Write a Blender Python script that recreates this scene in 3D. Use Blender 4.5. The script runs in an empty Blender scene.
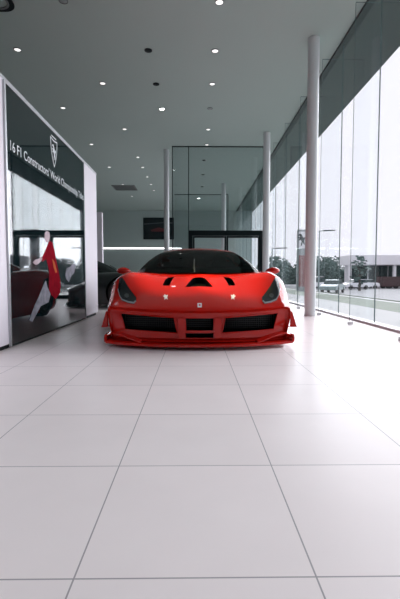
import bpy, bmesh, math, random
from mathutils import Vector, Matrix
from mathutils.bvhtree import BVHTree
from mathutils.geometry import delaunay_2d_cdt
random.seed(7)
C = bpy.context.scene
COL = C.collection
PI = math.pi

# ------------------------------------------------------------ camera, sky, light, exposure
EYE = 0.743
FPX = 407.0
cam = bpy.data.cameras.new('camera')
cam.sensor_fit = 'VERTICAL'; cam.sensor_height = 36.0; cam.lens = FPX / 599 * 36.0
cam.clip_end = 500
co = bpy.data.objects.new('camera', cam); COL.objects.link(co)
co.location = (0, 0, EYE)
co.rotation_euler = (PI/2 - 0.0552, 0, -0.0118)
C.camera = co

world = bpy.data.worlds.new('overcast_sky'); C.world = world
world.use_nodes = True
wn = world.node_tree; bg = wn.nodes['Background']
bg.inputs['Color'].default_value = (0.87, 0.84, 0.92, 1)
bg.inputs['Strength'].default_value = 1.28

def sun(name, rot, strength, angle, col):
    l = bpy.data.lights.new(name, 'SUN'); l.energy = strength; l.angle = angle; l.color = col
    o = bpy.data.objects.new(name, l); COL.objects.link(o); o.rotation_euler = rot
    return o
# bright veiled sky on the glazed side: a very soft, low sun
d = Vector((-1.0, -1.0, -0.66))
s1 = sun('veiled_sun', d.to_track_quat('-Z', 'Y').to_euler(), 7.9, math.radians(80), (0.97, 0.95, 1.0))

C.view_settings.view_transform = 'Standard'
C.view_settings.look = 'None'
C.view_settings.gamma = 1
C.view_settings.use_curve_mapping = False
C.view_settings.exposure = 0.0
C.cycles.max_bounces = 10
C.cycles.transparent_max_bounces = 32
C.cycles.diffuse_bounces = 5
C.cycles.glossy_bounces = 5

# ------------------------------------------------------------ materials
def mat(name, col, rough=0.5, metal=0.0, coat=0.0, spec=0.5, emit=None, es=0.0, noise=None, nscale=5.0, coat_rough=0.03):
    m = bpy.data.materials.new(name); m.use_nodes = True
    nt = m.node_tree; b = nt.nodes['Principled BSDF']
    b.inputs['Base Color'].default_value = (*col, 1)
    b.inputs['Roughness'].default_value = rough
    b.inputs['Metallic'].default_value = metal
    b.inputs['Coat Weight'].default_value = coat
    b.inputs['Coat Roughness'].default_value = coat_rough
    b.inputs['Specular IOR Level'].default_value = spec
    if emit:
        b.inputs['Emission Color'].default_value = (*emit, 1)
        b.inputs['Emission Strength'].default_value = es
    if noise:
        tc = nt.nodes.new('ShaderNodeTexCoord'); n = nt.nodes.new('ShaderNodeTexNoise')
        n.inputs['Scale'].default_value = nscale; n.inputs['Detail'].default_value = 5
        mx = nt.nodes.new('ShaderNodeMix'); mx.data_type = 'RGBA'
        mx.inputs['A'].default_value = (*col, 1); mx.inputs['B'].default_value = (*noise, 1)
        nt.links.new(tc.outputs['Object'], n.inputs['Vector'])
        nt.links.new(n.outputs['Fac'], mx.inputs['Factor'])
        nt.links.new(mx.outputs['Result'], b.inputs['Base Color'])
    return m

def glass_mat(name, tint, refl_rough=0.0, f0=0.025, graze=0.3):
    """thin architectural pane: tinted see-through plus a Fresnel reflection"""
    m = bpy.data.materials.new(name); m.use_nodes = True
    nt = m.node_tree; nt.nodes.clear()
    out = nt.nodes.new('ShaderNodeOutputMaterial')
    tr = nt.nodes.new('ShaderNodeBsdfTransparent'); tr.inputs['Color'].default_value = (*tint, 1)
    gl = nt.nodes.new('ShaderNodeBsdfGlossy'); gl.inputs['Roughness'].default_value = refl_rough
    gl.inputs['Color'].default_value = (0.95, 1, 0.99, 1)
    lw = nt.nodes.new('ShaderNodeLayerWeight'); lw.inputs['Blend'].default_value = 0.5
    pw = nt.nodes.new('ShaderNodeMath'); pw.operation = 'POWER'; pw.inputs[1].default_value = 5
    ml = nt.nodes.new('ShaderNodeMath'); ml.operation = 'MULTIPLY_ADD'; ml.inputs[1].default_value = graze; ml.inputs[2].default_value = f0
    mx = nt.nodes.new('ShaderNodeMixShader')
    nt.links.new(lw.outputs['Facing'], pw.inputs[0]); nt.links.new(pw.outputs[0], ml.inputs[0]); nt.links.new(ml.outputs[0], mx.inputs[0])
    nt.links.new(tr.outputs[0], mx.inputs[1]); nt.links.new(gl.outputs[0], mx.inputs[2])
    nt.links.new(mx.outputs[0], out.inputs['Surface'])
    return m

def floor_mat():
    m = bpy.data.materials.new('porcelain_tile'); m.use_nodes = True
    nt = m.node_tree; b = nt.nodes['Principled BSDF']
    tc = nt.nodes.new('ShaderNodeTexCoord'); mp = nt.nodes.new('ShaderNodeMapping')
    mp.inputs['Location'].default_value = (0.3, -0.367 + 0.0, 0)
    br = nt.nodes.new('ShaderNodeTexBrick'); br.offset = 0; br.squash = 1
    br.inputs['Scale'].default_value = 1; br.inputs['Brick Width'].default_value = 0.6
    br.inputs['Row Height'].default_value = 0.6; br.inputs['Mortar Size'].default_value = 0.0024
    br.inputs['Mortar Smooth'].default_value = 0.1
    br.inputs['Color1'].default_value = (0.83, 0.765, 0.765, 1); br.inputs['Color2'].default_value = (0.80, 0.74, 0.74, 1)
    br.inputs['Mortar'].default_value = (0.36, 0.34, 0.35, 1)
    n = nt.nodes.new('ShaderNodeTexNoise'); n.inputs['Scale'].default_value = 2.3; n.inputs['Detail'].default_value = 6
    cr = nt.nodes.new('ShaderNodeMapRange'); cr.inputs['To Min'].default_value = 0.93; cr.inputs['To Max'].default_value = 1.05
    mx = nt.nodes.new('ShaderNodeMix'); mx.data_type = 'RGBA'; mx.blend_type = 'MULTIPLY'; mx.inputs['Factor'].default_value = 1
    nt.links.new(tc.outputs['Object'], mp.inputs['Vector']); nt.links.new(mp.outputs[0], br.inputs['Vector'])
    nt.links.new(tc.outputs['Object'], n.inputs['Vector']); nt.links.new(n.outputs['Fac'], cr.inputs['Value'])
    nt.links.new(br.outputs['Color'], mx.inputs['A']); nt.links.new(cr.outputs[0], mx.inputs['B'])
    nt.links.new(mx.outputs['Result'], b.inputs['Base Color'])
    b.inputs['Roughness'].default_value = 0.3; b.inputs['Specular IOR Level'].default_value = 0.08
    return m

M = {}
M['floor'] = floor_mat()
M['ceiling'] = mat('grey_green_ceiling_paint', (0.43, 0.52, 0.49), 0.7, noise=(0.41, 0.50, 0.47), nscale=0.6)
M['soffit'] = mat('dark_soffit_panels', (0.040, 0.062, 0.060), 0.5, noise=(0.034, 0.055, 0.053), nscale=1.2)
M['white'] = mat('white_wall_paint', (0.74, 0.71, 0.77), 0.55)
M['backwall'] = mat('pale_grey_wall_paint', (0.42, 0.50, 0.48), 0.7, noise=(0.40, 0.48, 0.46), nscale=0.7)
M['rearwall'] = mat('dark_grey_wall_paint', (0.05, 0.055, 0.055), 0.6)
M['column'] = mat('white_column_paint', (0.62, 0.65, 0.66), 0.4)
M['glass'] = glass_mat('clear_facade_glass', (0.965, 0.98, 0.98))
M['finglass'] = glass_mat('green_edge_glass', (0.97, 0.98, 0.985), f0=0.006, graze=0.08)
M['edge'] = mat('polished_glass_edge', (0.13, 0.19, 0.19), 0.15)
M['tint'] = glass_mat('tinted_partition_glass', (0.79, 0.82, 0.82), f0=0.05)
M['black'] = mat('black_frame_metal', (0.006, 0.012, 0.014), 0.5, spec=0.1)
M['steel'] = mat('brushed_steel', (0.55, 0.56, 0.57), 0.3, metal=1)
M['sill'] = mat('pale_threshold_strip', (0.62, 0.6, 0.64), 0.4)
M['red'] = mat('rosso_paint', (0.46, 0.009, 0.005), 0.5, coat=0.9, spec=0.0)
M['red'].node_tree.nodes['Principled BSDF'].inputs['Coat IOR'].default_value = 1.46
M['blackpaint'] = mat('black_car_paint', (0.008, 0.012, 0.014), 0.3, coat=1.0)
M['cavity'] = mat('dark_duct_plastic', (0.004, 0.006, 0.007), 0.8, spec=0.0)
M['mesh'] = mat('black_mesh_metal', (0.02, 0.025, 0.027), 0.4)
M['carglass'] = glass_mat('tinted_car_glass', (0.07, 0.09, 0.09), f0=0.035)
M['rubber'] = mat('tyre_rubber', (0.012, 0.012, 0.013), 0.8)
M['rim'] = mat('dark_alloy', (0.05, 0.05, 0.055), 0.3, metal=0.9)
M['seat'] = mat('black_leather', (0.012, 0.012, 0.013), 0.5)
M['chrome'] = mat('bright_chrome', (0.8, 0.8, 0.82), 0.12, metal=1)
M['lens'] = mat('headlamp_dark_housing', (0.006, 0.010, 0.012), 0.2, spec=0.3)
M['lamp_glass'] = mat('dark_lamp_glass', (0.03, 0.035, 0.04), 0.1, coat=1)
M['drl'] = mat('silver_lamp_strip', (0.18, 0.20, 0.21), 0.3)
M['emblem_white'] = mat('white_emblem_enamel', (0.8, 0.78, 0.76), 0.35)
M['yellow'] = mat('cream_badge_enamel', (0.8, 0.72, 0.45), 0.35)
M['red_flat'] = mat('red_badge_enamel', (0.6, 0.02, 0.02), 0.4)
def gloss_print(name, c1, c2, f0, graze, ns=1.4):
    m = mat(name, c1, 0.6, noise=c2, nscale=ns, spec=0.0); nt = m.node_tree
    b = nt.nodes['Principled BSDF']; out = nt.nodes['Material Output']
    gl = nt.nodes.new('ShaderNodeBsdfGlossy'); gl.inputs['Roughness'].default_value = 0.03; gl.inputs['Color'].default_value = (1, 0.99, 1, 1)
    lw = nt.nodes.new('ShaderNodeLayerWeight'); lw.inputs['Blend'].default_value = 0.5
    pw = nt.nodes.new('ShaderNodeMath'); pw.operation = 'POWER'; pw.inputs[1].default_value = 5
    ml = nt.nodes.new('ShaderNodeMath'); ml.operation = 'MULTIPLY_ADD'; ml.inputs[1].default_value = graze; ml.inputs[2].default_value = f0
    mx = nt.nodes.new('ShaderNodeMixShader')
    nt.links.new(lw.outputs['Facing'], pw.inputs[0]); nt.links.new(pw.outputs[0], ml.inputs[0]); nt.links.new(ml.outputs[0], mx.inputs[0])
    nt.links.new(b.outputs[0], mx.inputs[1]); nt.links.new(gl.outputs[0], mx.inputs[2]); nt.links.new(mx.outputs[0], out.inputs['Surface'])
    return m
M['print_dark'] = gloss_print('dark_teal_mirror_glass_print', (0.006, 0.014, 0.016), (0.003, 0.008, 0.010), 0.14, 0.5)
M['print_text'] = mat('white_print_letters', (0.62, 0.66, 0.68), 0.3)
M['print_red'] = mat('red_race_suit_print', (0.36, 0.012, 0.025), 0.7, spec=0.0, noise=(0.10, 0.006, 0.012), nscale=9)
M['print_skin'] = mat('pale_pink_print', (0.26, 0.14, 0.16), 0.7, spec=0.0, noise=(0.75, 0.7, 0.75), nscale=14)
M['print_pale'] = mat('pale_grey_print', (0.45, 0.44, 0.5), 0.7, spec=0.0, noise=(0.06, 0.07, 0.09), nscale=11)
M['print_orange'] = mat('orange_print_mark', (0.5, 0.12, 0.05), 0.7, spec=0.0)
M['trim'] = mat('satin_silver_trim', (0.5, 0.52, 0.54), 0.35, metal=0.6)
M['lamp'] = mat('lit_lamp_diffuser', (0.9, 0.9, 0.9), 0.4, emit=(1, 0.97, 0.95), es=1.1)
M['lamp_bright'] = mat('bright_lamp_diffuser', (0.9, 0.9, 0.9), 0.4, emit=(1, 0.98, 0.97), es=14.0)
M['lamp_off'] = mat('unlit_lamp_reflector', (0.3, 0.33, 0.33), 0.3)
M['ring'] = mat('lamp_ring_metal', (0.16, 0.18, 0.18), 0.4)
M['strip'] = mat('lit_light_strip', (0.9, 0.9, 0.9), 0.4, emit=(1, 0.98, 0.99), es=3.5)
M['grass'] = mat('winter_lawn', (0.11, 0.15, 0.11), 0.9, noise=(0.15, 0.17, 0.14), nscale=0.8)
M['asphalt'] = mat('pale_damp_asphalt', (0.17, 0.175, 0.185), 0.8, noise=(0.22, 0.225, 0.235), nscale=0.3)
M['paving'] = mat('pale_concrete_paving', (0.36, 0.36, 0.37), 0.8, noise=(0.30, 0.31, 0.31), nscale=1.1)
M['leaf'] = mat('dull_green_foliage', (0.08, 0.13, 0.12), 0.9, noise=(0.14, 0.19, 0.175), nscale=2.0)
M['bark'] = mat('grey_brown_bark', (0.10, 0.09, 0.08), 0.9)
M['roof'] = mat('white_roof_cladding', (0.82, 0.81, 0.85), 0.6)
M['darkglass'] = mat('dark_shop_glazing', (0.02, 0.04, 0.042), 0.3, spec=0.2)
M['brown'] = mat('dark_brown_cladding', (0.05, 0.035, 0.035), 0.6, noise=(0.09, 0.04, 0.045), nscale=0.9)
M['silver'] = mat('silver_grey_car_paint', (0.30, 0.36, 0.37), 0.3, metal=0.4)
M['whitecar'] = mat('white_car_paint', (0.8, 0.8, 0.84), 0.3, coat=0.6)
M['sign_grey'] = mat('grey_sign_cladding', (0.33, 0.35, 0.37), 0.4)
M['sign_red'] = mat('dark_red_sign_panel', (0.22, 0.07, 0.07), 0.4, noise=(0.34, 0.16, 0.16), nscale=1.3)
M['poster_dark'] = mat('dark_poster', (0.010, 0.02, 0.024), 0.25)
M['poster_grey'] = mat('poster_pale_line', (0.10, 0.13, 0.14), 0.3)
M['poster_red'] = mat('poster_dark_red', (0.12, 0.02, 0.025), 0.3)

# ------------------------------------------------------------ helpers
def link(name, bm, m, parent=None, smooth=None):
    me = bpy.data.meshes.new(name)
    bmesh.ops.recalc_face_normals(bm, faces=bm.faces[:])
    bm.to_mesh(me); bm.free()
    for mm in (m if isinstance(m, (list, tuple)) else [m]): me.materials.append(mm)
    if smooth is not None:
        me.polygons.foreach_set('use_smooth', [True] * len(me.polygons))
        me.set_sharp_from_angle(angle=math.radians(smooth))
    o = bpy.data.objects.new(name, me); COL.objects.link(o)
    if parent: o.parent = parent
    return o

def thing(name, label, cat, loc=(0, 0, 0), rz=0, group=None, kind=None):
    o = bpy.data.objects.new(name, None); COL.objects.link(o)
    o.location = loc; o.rotation_euler = (0, 0, rz); o.empty_display_size = 0.1
    if label: o['label'] = label
    if cat: o['category'] = cat
    if group: o['group'] = group
    if kind: o['kind'] = kind
    return o

def tag(o, label, cat, group=None, kind=None):
    o['label'] = label; o['category'] = cat
    if group: o['group'] = group
    if kind: o['kind'] = kind
    return o

def struct(o, label=None):
    o['kind'] = 'structure'
    if label: o['label'] = label
    return o

def box(bm, x0, x1, y0, y1, z0, z1, mi=0):
    vs = [bm.verts.new((x, y, z)) for x in (x0, x1) for y in (y0, y1) for z in (z0, z1)]
    for f in ((0, 1, 3, 2), (4, 6, 7, 5), (0, 4, 5, 1), (2, 3, 7, 6), (0, 2, 6, 4), (1, 5, 7, 3)):
        bm.faces.new([vs[i] for i in f]).material_index = mi
    return vs

def nb(): return bmesh.new()

def bx(name, dims, m, parent=None, bevel=0):
    bm = nb(); box(bm, *dims)
    if bevel: bmesh.ops.bevel(bm, geom=bm.edges[:], offset=bevel, segments=2, affect='EDGES')
    return link(name, bm, m, parent)

def cyl(bm, p0, p1, r0, r1=None, seg=24, cap=True):
    r1 = r0 if r1 is None else r1
    p0 = Vector(p0); p1 = Vector(p1); d = (p1 - p0)
    q = d.to_track_quat('Z', 'Y')
    a = []; b = []
    for i in range(seg):
        t = 2 * PI * i / seg; v = Vector((math.cos(t), math.sin(t), 0))
        a.append(bm.verts.new(p0 + q @ (v * r0))); b.append(bm.verts.new(p1 + q @ (v * r1)))
    for i in range(seg):
        j = (i + 1) % seg; bm.faces.new((a[i], a[j], b[j], b[i]))
    if cap: bm.faces.new(a[::-1]); bm.faces.new(b)

def tube(bm, pts, r, seg=8):
    rings = []
    for k, p in enumerate(pts):
        p = Vector(p); q0 = Vector(pts[max(0, k-1)]); q1 = Vector(pts[min(len(pts)-1, k+1)])
        q = (q1 - q0).to_track_quat('Z', 'Y'); rr = r[k] if isinstance(r, (list, tuple)) else r
        rings.append([bm.verts.new(p + q @ Vector((math.cos(2*PI*i/seg)*rr, math.sin(2*PI*i/seg)*rr, 0))) for i in range(seg)])
    for a, b in zip(rings, rings[1:]):
        for i in range(seg): bm.faces.new((a[i], a[(i+1) % seg], b[(i+1) % seg], b[i]))
    bm.faces.new(rings[0][::-1]); bm.faces.new(rings[-1])

def lathe(bm, prof, axis='X', seg=32, closed=False, ctr=(0, 0, 0)):
    """prof: (along-axis, radius)"""
    rings = []
    for (a, r) in prof:
        ring = []
        for i in range(seg):
            t = 2 * PI * i / seg; u, v = math.cos(t) * r, math.sin(t) * r
            p = (a, u, v) if axis == 'X' else (u, v, a)
            ring.append(bm.verts.new(Vector(p) + Vector(ctr)))
        rings.append(ring)
    n = len(rings)
    for k in range(n if closed else n - 1):
        A, B = rings[k], rings[(k + 1) % n]
        for i in range(seg): bm.faces.new((A[i], A[(i+1) % seg], B[(i+1) % seg], B[i]))
    if not closed: bm.faces.new(rings[0][::-1]); bm.faces.new(rings[-1])

def prism(bm, pts, dirv, mi=0):
    """extrude the polygon (3-D points) along dirv"""
    a = [bm.verts.new(Vector(p)) for p in pts]; b = [bm.verts.new(Vector(p) + Vector(dirv)) for p in pts]
    fs = [bm.faces.new(a[::-1]), bm.faces.new(b)]
    for i in range(len(a)):
        j = (i + 1) % len(a); fs.append(bm.faces.new((a[i], a[j], b[j], b[i])))
    for f in fs: f.material_index = mi

def catmull(P, t):
    n = len(P); i = int(min(max(math.floor(t), 0), n - 2)); u = t - i
    p0 = P[max(i-1, 0)]; p1 = P[i]; p2 = P[i+1]; p3 = P[min(i+2, n-1)]
    out = []
    for a, b, c, d_ in zip(p0, p1, p2, p3):
        m1 = (c - a) * 0.5 * 0.8; m2 = (d_ - b) * 0.5 * 0.8
        out.append((2*u**3-3*u*u+1)*b + (u**3-2*u*u+u)*m1 + (-2*u**3+3*u*u)*c + (u**3-u*u)*m2)
    return out

def boolean(o, cutters):
    for c in cutters:
        md = o.modifiers.new('b', 'BOOLEAN'); md.operation = 'DIFFERENCE'; md.solver = 'EXACT'; md.object = c
    dg = bpy.context.evaluated_depsgraph_get(); dg.update()
    me = bpy.data.meshes.new_from_object(o.evaluated_get(dg))
    o.modifiers.clear(); o.data = me
    for c in cutters: bpy.data.objects.remove(c, do_unlink=True)

# ------------------------------------------------------------ the setting
H = 5.15; XG = 2.8; XL = -14.0; YB = -7.0; YE = 27.4
bm = nb(); box(bm, XL, XG + 0.05, YB, YE, -0.12, 0); struct(link('floor', bm, M['floor']))
bm = nb(); box(bm, XL, XG - 0.02, YB, YE, H, H + 0.3); struct(link('ceiling', bm, M['ceiling']))
struct(bx('wall_back', (XL, XG + 1, YE, YE + 0.25, 0, H), M['backwall']))
struct(bx('wall_left', (XL - 0.25, XL, YB, YE, 0, H), M['rearwall']))
struct(bx('wall_rear', (XL, XG + 0.1, YB - 0.25, YB, 0, H), M['rearwall']))
# canopy outside over the glazing
struct(bx('trim_1', (XG - 0.02, 3.96, YB - 1, YE + 1, 5.20, 5.65), M['soffit']))
struct(bx('trim_2', (XG - 0.06, XG + 0.0, YB, YE, H - 0.05, 5.20), M['soffit']))
struct(bx('trim_3', (XG - 0.09, XG + 0.06, YB, YE, 0, 0.035), M['sill']))

# facade: one pane per bay with its glass fin and its floor clamp
struct(bx('wall_light_block', (XG - 0.02, XG + 0.2, YB, -1.7, 0, H), M['rearwall']))  # unseen solid stretch, added behind the camera to keep daylight out there
y = 6.3 - 1.6 * 5; k = 0
while y < YE - 0.5:
    y2 = min(y + 1.6, YE)
    k += 1
    w = thing('window_%d' % k, None, None, (XG, y, 0), kind='structure')
    bx('pane', (-0.006, 0.006, 0.006, y2 - y - 0.006, 0.035, H - 0.05), M['glass'], w)
    f = bx('glass_fin', (-0.39, -0.012, -0.006, 0.006, 0.02, H - 0.3), M['finglass'], w)
    bx('fin_edge', (-0.393, -0.39, -0.007, 0.007, 0.02, H - 0.3), M['edge'], f)
    bx('top_edge', (-0.39, -0.012, -0.007, 0.007, H - 0.303, H - 0.297), M['edge'], f)
    bx('joint', (-0.008, 0.007, -0.0045, 0.0045, 0.035, H - 0.05), M['edge'], w)
    bx('clamp', (-0.42, -0.34, -0.02, 0.02, 0.0, 0.05), M['steel'], w, 0.004)
    y += 1.6

# round columns
for i, (cx, cy, lab) in enumerate(((2.2, 7.76, 'white round column standing nearest along the glass facade'),
                              (2.2, 12.7, 'white round column farther down the glass facade'),
                              (-1.0, 14.4, 'slim white round column beside the tinted glass partition'),
                              (2.2, 2.75, 'white round column'), (1.35, 19.5, 'white round column behind the tinted glass partition'))):
    if i == 3: continue
    bm = nb(); cyl(bm, (0, 0, 0), (0, 0, H), 0.105 if i != 2 else 0.09, seg=32)
    o = link('column', bm, M['column'], smooth=40); o.location = (cx, cy, 0); struct(o, lab)

# far white wall, left
struct(bx('wall_far_left', (-5.2, -3.40, 15.0, 15.2, 0, 3.1), M['white']))

# tinted partition with the black door frame
YP = 14.0
def part_glass(name, x0, x1, z0, z1, y=YP, m='tint'):
    return struct(bx(name, (x0 + 0.004, x1 - 0.004, y - 0.006, y + 0.006, z0, z1), M[m]))
part_glass('window_40', -0.77, -0.22, 0.0, H)
part_glass('window_41', -0.22, 2.36, 2.33, H)
bm = nb()
for xx in (-0.77, -0.22, 2.35): box(bm, xx - 0.012, xx + 0.012, YP - 0.03, YP + 0.03, 0, H)
box(bm, -0.77, 2.36, YP - 0.01, YP + 0.01, H - 0.03, H)
struct(link('trim_4', bm, M['black']))
dr = thing('door_1', None, None, (0, YP, 0), kind='structure')
bm = nb(); box(bm, -0.215, 2.345, -0.05, 0.05, 2.15, 2.325)
for xx in (-0.215, 2.215): box(bm, xx, xx + 0.13, -0.05, 0.05, 0, 2.15)
link('door_frame', bm, M['black'], dr)
for a, b in ((-0.08, 1.06), (1.07, 2.21)):
    bm = nb()
    box(bm, a, a + 0.06, -0.03, 0.03, 0.0, 2.14); box(bm, b - 0.06, b, -0.03, 0.03, 0.0, 2.14)
    box(bm, a + 0.06, b - 0.06, -0.03, 0.03, 0.0, 0.12); box(bm, a + 0.06, b - 0.06, -0.03, 0.03, 2.08, 2.14)
    lf = link('door_leaf', bm, M['black'], dr)
    bx('pane', (a + 0.06, b - 0.06, -0.005, 0.005, 0.12, 2.08), M['glass'], lf)
    bm = nb(); hx = b - 0.1 if a < 0 else a + 0.1
    cyl(bm, (hx, -0.09, 0.8), (hx, -0.09, 1.4), 0.013, seg=10); cyl(bm, (hx, -0.09, 0.9), (hx, -0.03, 0.9), 0.008, seg=8); cyl(bm, (hx, -0.09, 1.3), (hx, -0.03, 1.3), 0.008, seg=8)
    link('handle', bm, M['steel'], lf, 40)
# second partition in the room behind
part_glass('window_42', -1.1, 1.75, 0, H, 22.0, 'finglass')
struct(bx('window_43', (1.744, 1.756, 22.0, YE, 0, H), M['finglass']))
bm = nb()
box(bm, -1.1, 1.76, 21.99, 22.01, H - 0.03, H); box(bm, 1.74, 1.77, 21.98, 22.02, 0, H)
struct(link('trim_5', bm, M['black']))

# ------------------------------------------------------------ free-standing display wall with its printed panel
XW = -1.93
struct(bx('wall_display', (XW - 0.30, XW, 2.6, 8.08, 0.05, 2.73), M['white']))
struct(bx('trim_6', (XW - 0.26, XW - 0.03, 2.63, 8.03, 0, 0.05), M['black']))
struct(bx('trim_7', (XW - 0.305, XW + 0.006, 2.595, 8.085, 2.73, 2.76), M['trim']))
dp = thing('display_panel', 'tall dark glossy printed panel on the white wall with lettering, shield and red-suited figure', 'display panel', (XW, 0, 0))
y0, ym, y1 = 4.24, 5.655, 7.13
bm = nb(); box(bm, 0.0005, 0.012, y0, ym - 0.002, 0.035, 2.70); box(bm, 0.0005, 0.012, ym + 0.002, y1, 0.035, 2.70)
link('printed_sheet', bm, M['print_dark'], dp)
bm = nb()
box(bm, 0.0005, 0.02, y0 - 0.03, y0, 0.02, 2.72); box(bm, 0.0005, 0.02, y1, y1 + 0.02, 0.02, 2.72); box(bm, 0.0005, 0.02, y0, y1, 2.70, 2.72)
link('edge_trim', bm, M['trim'], dp)

def wall_poly(name, pts, m, x0=0.0122, t=0.0015, parent=None, close=0):
    bm = nb(); prism(bm, [(x0, a, b) for a, b in pts], (t, 0, 0))
    return link(name, bm, m, parent or dp)

def text_mesh(name, s, size, m, mat4, parent, extrude=0.0008, xscale=1.0, spacing=1.0, target=None):
    cu = bpy.data.curves.new(name, 'FONT'); cu.body = s; cu.size = size; cu.extrude = extrude
    cu.space_character = spacing
    t = bpy.data.objects.new(name, cu); COL.objects.link(t)
    dg = bpy.context.evaluated_depsgraph_get(); dg.update()
    me = bpy.data.meshes.new_from_object(t.evaluated_get(dg))
    bpy.data.objects.remove(t, do_unlink=True)
    w = max(v.co.x for v in me.vertices) - min(v.co.x for v in me.vertices)
    sx = target / w if target else xscale
    me.transform(mat4 @ Matrix.Diagonal((sx, 1, 1, 1)))
    me.materials.clear(); me.materials.append(m)
    o = bpy.data.objects.new(name, me); COL.objects.link(o); o.parent = parent
    return o
def text_extent(t_, size):
    cu = bpy.data.curves.new('t', 'FONT'); cu.body = t_; cu.size = size
    t = bpy.data.objects.new('t', cu); COL.objects.link(t); dg = bpy.context.evaluated_depsgraph_get(); dg.update()
    me = bpy.data.meshes.new_from_object(t.evaluated_get(dg)); xs = [v.co.x for v in me.vertices]
    bpy.data.objects.remove(t, do_unlink=True); bpy.data.meshes.remove(me)
    return min(xs), max(xs)
SENT = "16 F1 Constructors' World Championship Titles".split(); TS = 0.150
KX = 2.80 / text_extent(' '.join(SENT), TS)[1]
for i, wd in enumerate(SENT):
    end = text_extent(' '.join(SENT[:i+1]), TS)[1]; w0, w1 = text_extent(wd, TS)
    WM = Matrix.Translation((0.0132, 4.30 + (end - w1) * KX, 2.06 + 0.0)) @ Matrix(((0, 0, 1, 0), (1, 0, 0, 0), (0, 1, 0, 0), (0, 0, 0, 1)))
    text_mesh('printed_word', wd, TS, M['print_text'], WM, dp, xscale=KX)
# shield emblem: pale outline, dark field, pale rearing horse
def shield(cy, cz, w, h):
    P = []
    for t in range(9): P.append((cy - w + 2*w*t/8, cz + h*0.5 - 0.015*math.sin(PI*t/8)))
    for t in range(1, 9):
        u = t/8; P.append((cy + w*(1 - u**2.2), cz + h*0.5 - h*u))
    for t in range(7, 0, -1):
        u = t/8; P.append((cy - w*(1 - u**2.2), cz + h*0.5 - h*u))
    return P
wall_poly('shield_border', shield(5.655, 2.42, 0.135, 0.38), M['print_text'])
wall_poly('shield_field', shield(5.655, 2.425, 0.110, 0.33), M['print_dark'], 0.0138, 0.001)
wall_poly('shield_crest', [(5.56, 2.625), (5.75, 2.625), (5.75, 2.64), (5.56, 2.64)], M['print_text'])
hz = [(-.02,-.11),(.0,-.10),(.015,-.04),(.045,-.09),(.058,-.085),(.04,-.02),(.055,.01),(.075,.03),(.06,.05),(.04,.03),(.02,.04),(.0,.075),(-.02,.10),(-.05,.10),(-.075,.075),(-.065,.065),(-.04,.07),(-.035,.04),(-.075,.045),(-.08,.03),(-.045,.02),(-.07,-.005),(-.06,-.015),(-.03,.0),(-.01,-.03),(-.02,-.07)]
wall_poly('rearing_horse', [(5.655 + a, 2.43 + b) for a, b in hz], M['print_text'], 0.0148, 0.001)
# printed figure in a red race suit (outline given as seen from the front of the hall, laid out on the wall plane)
def WP(P):
    out = []
    for px, py in P:
        yy = 1.93 * 407 / (195.2 - px); out.append((yy, 0.743 + (277 - py) * yy / 407))
    return out
wall_poly('red_suited_figure', WP([(47.5,247),(50,241),(53,243),(55,251),(56.5,262),(58.5,271),(60.5,284),(59.5,293),(55,299),(51,295),(48.5,289),(49,279),(49,270),(46.5,259),(43,262),(41,260),(45,253)]), M['print_red'])
wall_poly('head', WP([(45.5,240),(45.3,234),(47.5,231.5),(50,233),(50.5,238),(49,242.5),(47,243)]), M['print_skin'], 0.0138)
wall_poly('left_glove', WP([(33,262.5),(36,259.5),(39,259),(41.5,256.5),(42.5,259),(40.5,262),(37,265),(35,264.5)]), M['print_skin'], 0.0138)
wall_poly('right_glove', WP([(65,275),(66.5,268),(70,267),(72,264.5),(75.5,263.5),(75,268),(74,273),(71,276),(68.5,282),(66,279)]), M['print_pale'], 0.0138)
wall_poly('suit_badge', WP([(52.5,259),(54.5,262),(57,272),(55.5,273),(53.5,267)]), M['print_orange'], 0.0138)
wall_poly('spray_trail', WP([(43.5,284),(45.5,280.5),(47,287),(50,294),(48,302),(40,306),(31,322),(28,320),(34,305),(38,297)]), M['print_pale'], 0.0138)

# ------------------------------------------------------------ back wall: light strip and poster
ls = thing('light_strip', 'long thin lit strip running across the pale back wall', 'light strip', (0, YE, 2.655))
bx('housing', (-7.2, -0.9, -0.06, -0.0005, -0.06, 0.05), M['trim'], ls)
bx('tube', (-7.18, -0.92, -0.085, -0.06, -0.045, 0.035), M['strip'], ls)
pt = thing('wall_poster', 'dark framed poster of a low red car on the back wall', 'poster', (-2.43, YE, 3.97))
bx('frame', (-1.02, 1.02, -0.05, -0.0005, -0.72, 0.72), M['black'], pt)
bx('print', (-0.97, 0.97, -0.058, -0.05, -0.67, 0.67), M['poster_dark'], pt)
bm = nb(); prism(bm, [(-0.97, -0.062, 0.26), (0.3, -0.062, 0.36), (0.97, -0.062, 0.34), (0.97, -0.062, 0.38), (0.3, -0.062, 0.40), (-0.97, -0.062, 0.31)], (0, 0.004, 0)); link('pale_line', bm, M['poster_grey'], pt)
bm = nb(); prism(bm, [(-0.55, -0.062, -0.1), (-0.3, -0.062, -0.02), (0.0, -0.062, 0.06), (0.3, -0.062, 0.0), (0.42, -0.062, -0.1), (0.3, -0.062, -0.2), (-0.45, -0.062, -0.2)], (0, 0.004, 0)); link('car_print', bm, M['poster_red'], pt)

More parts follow.
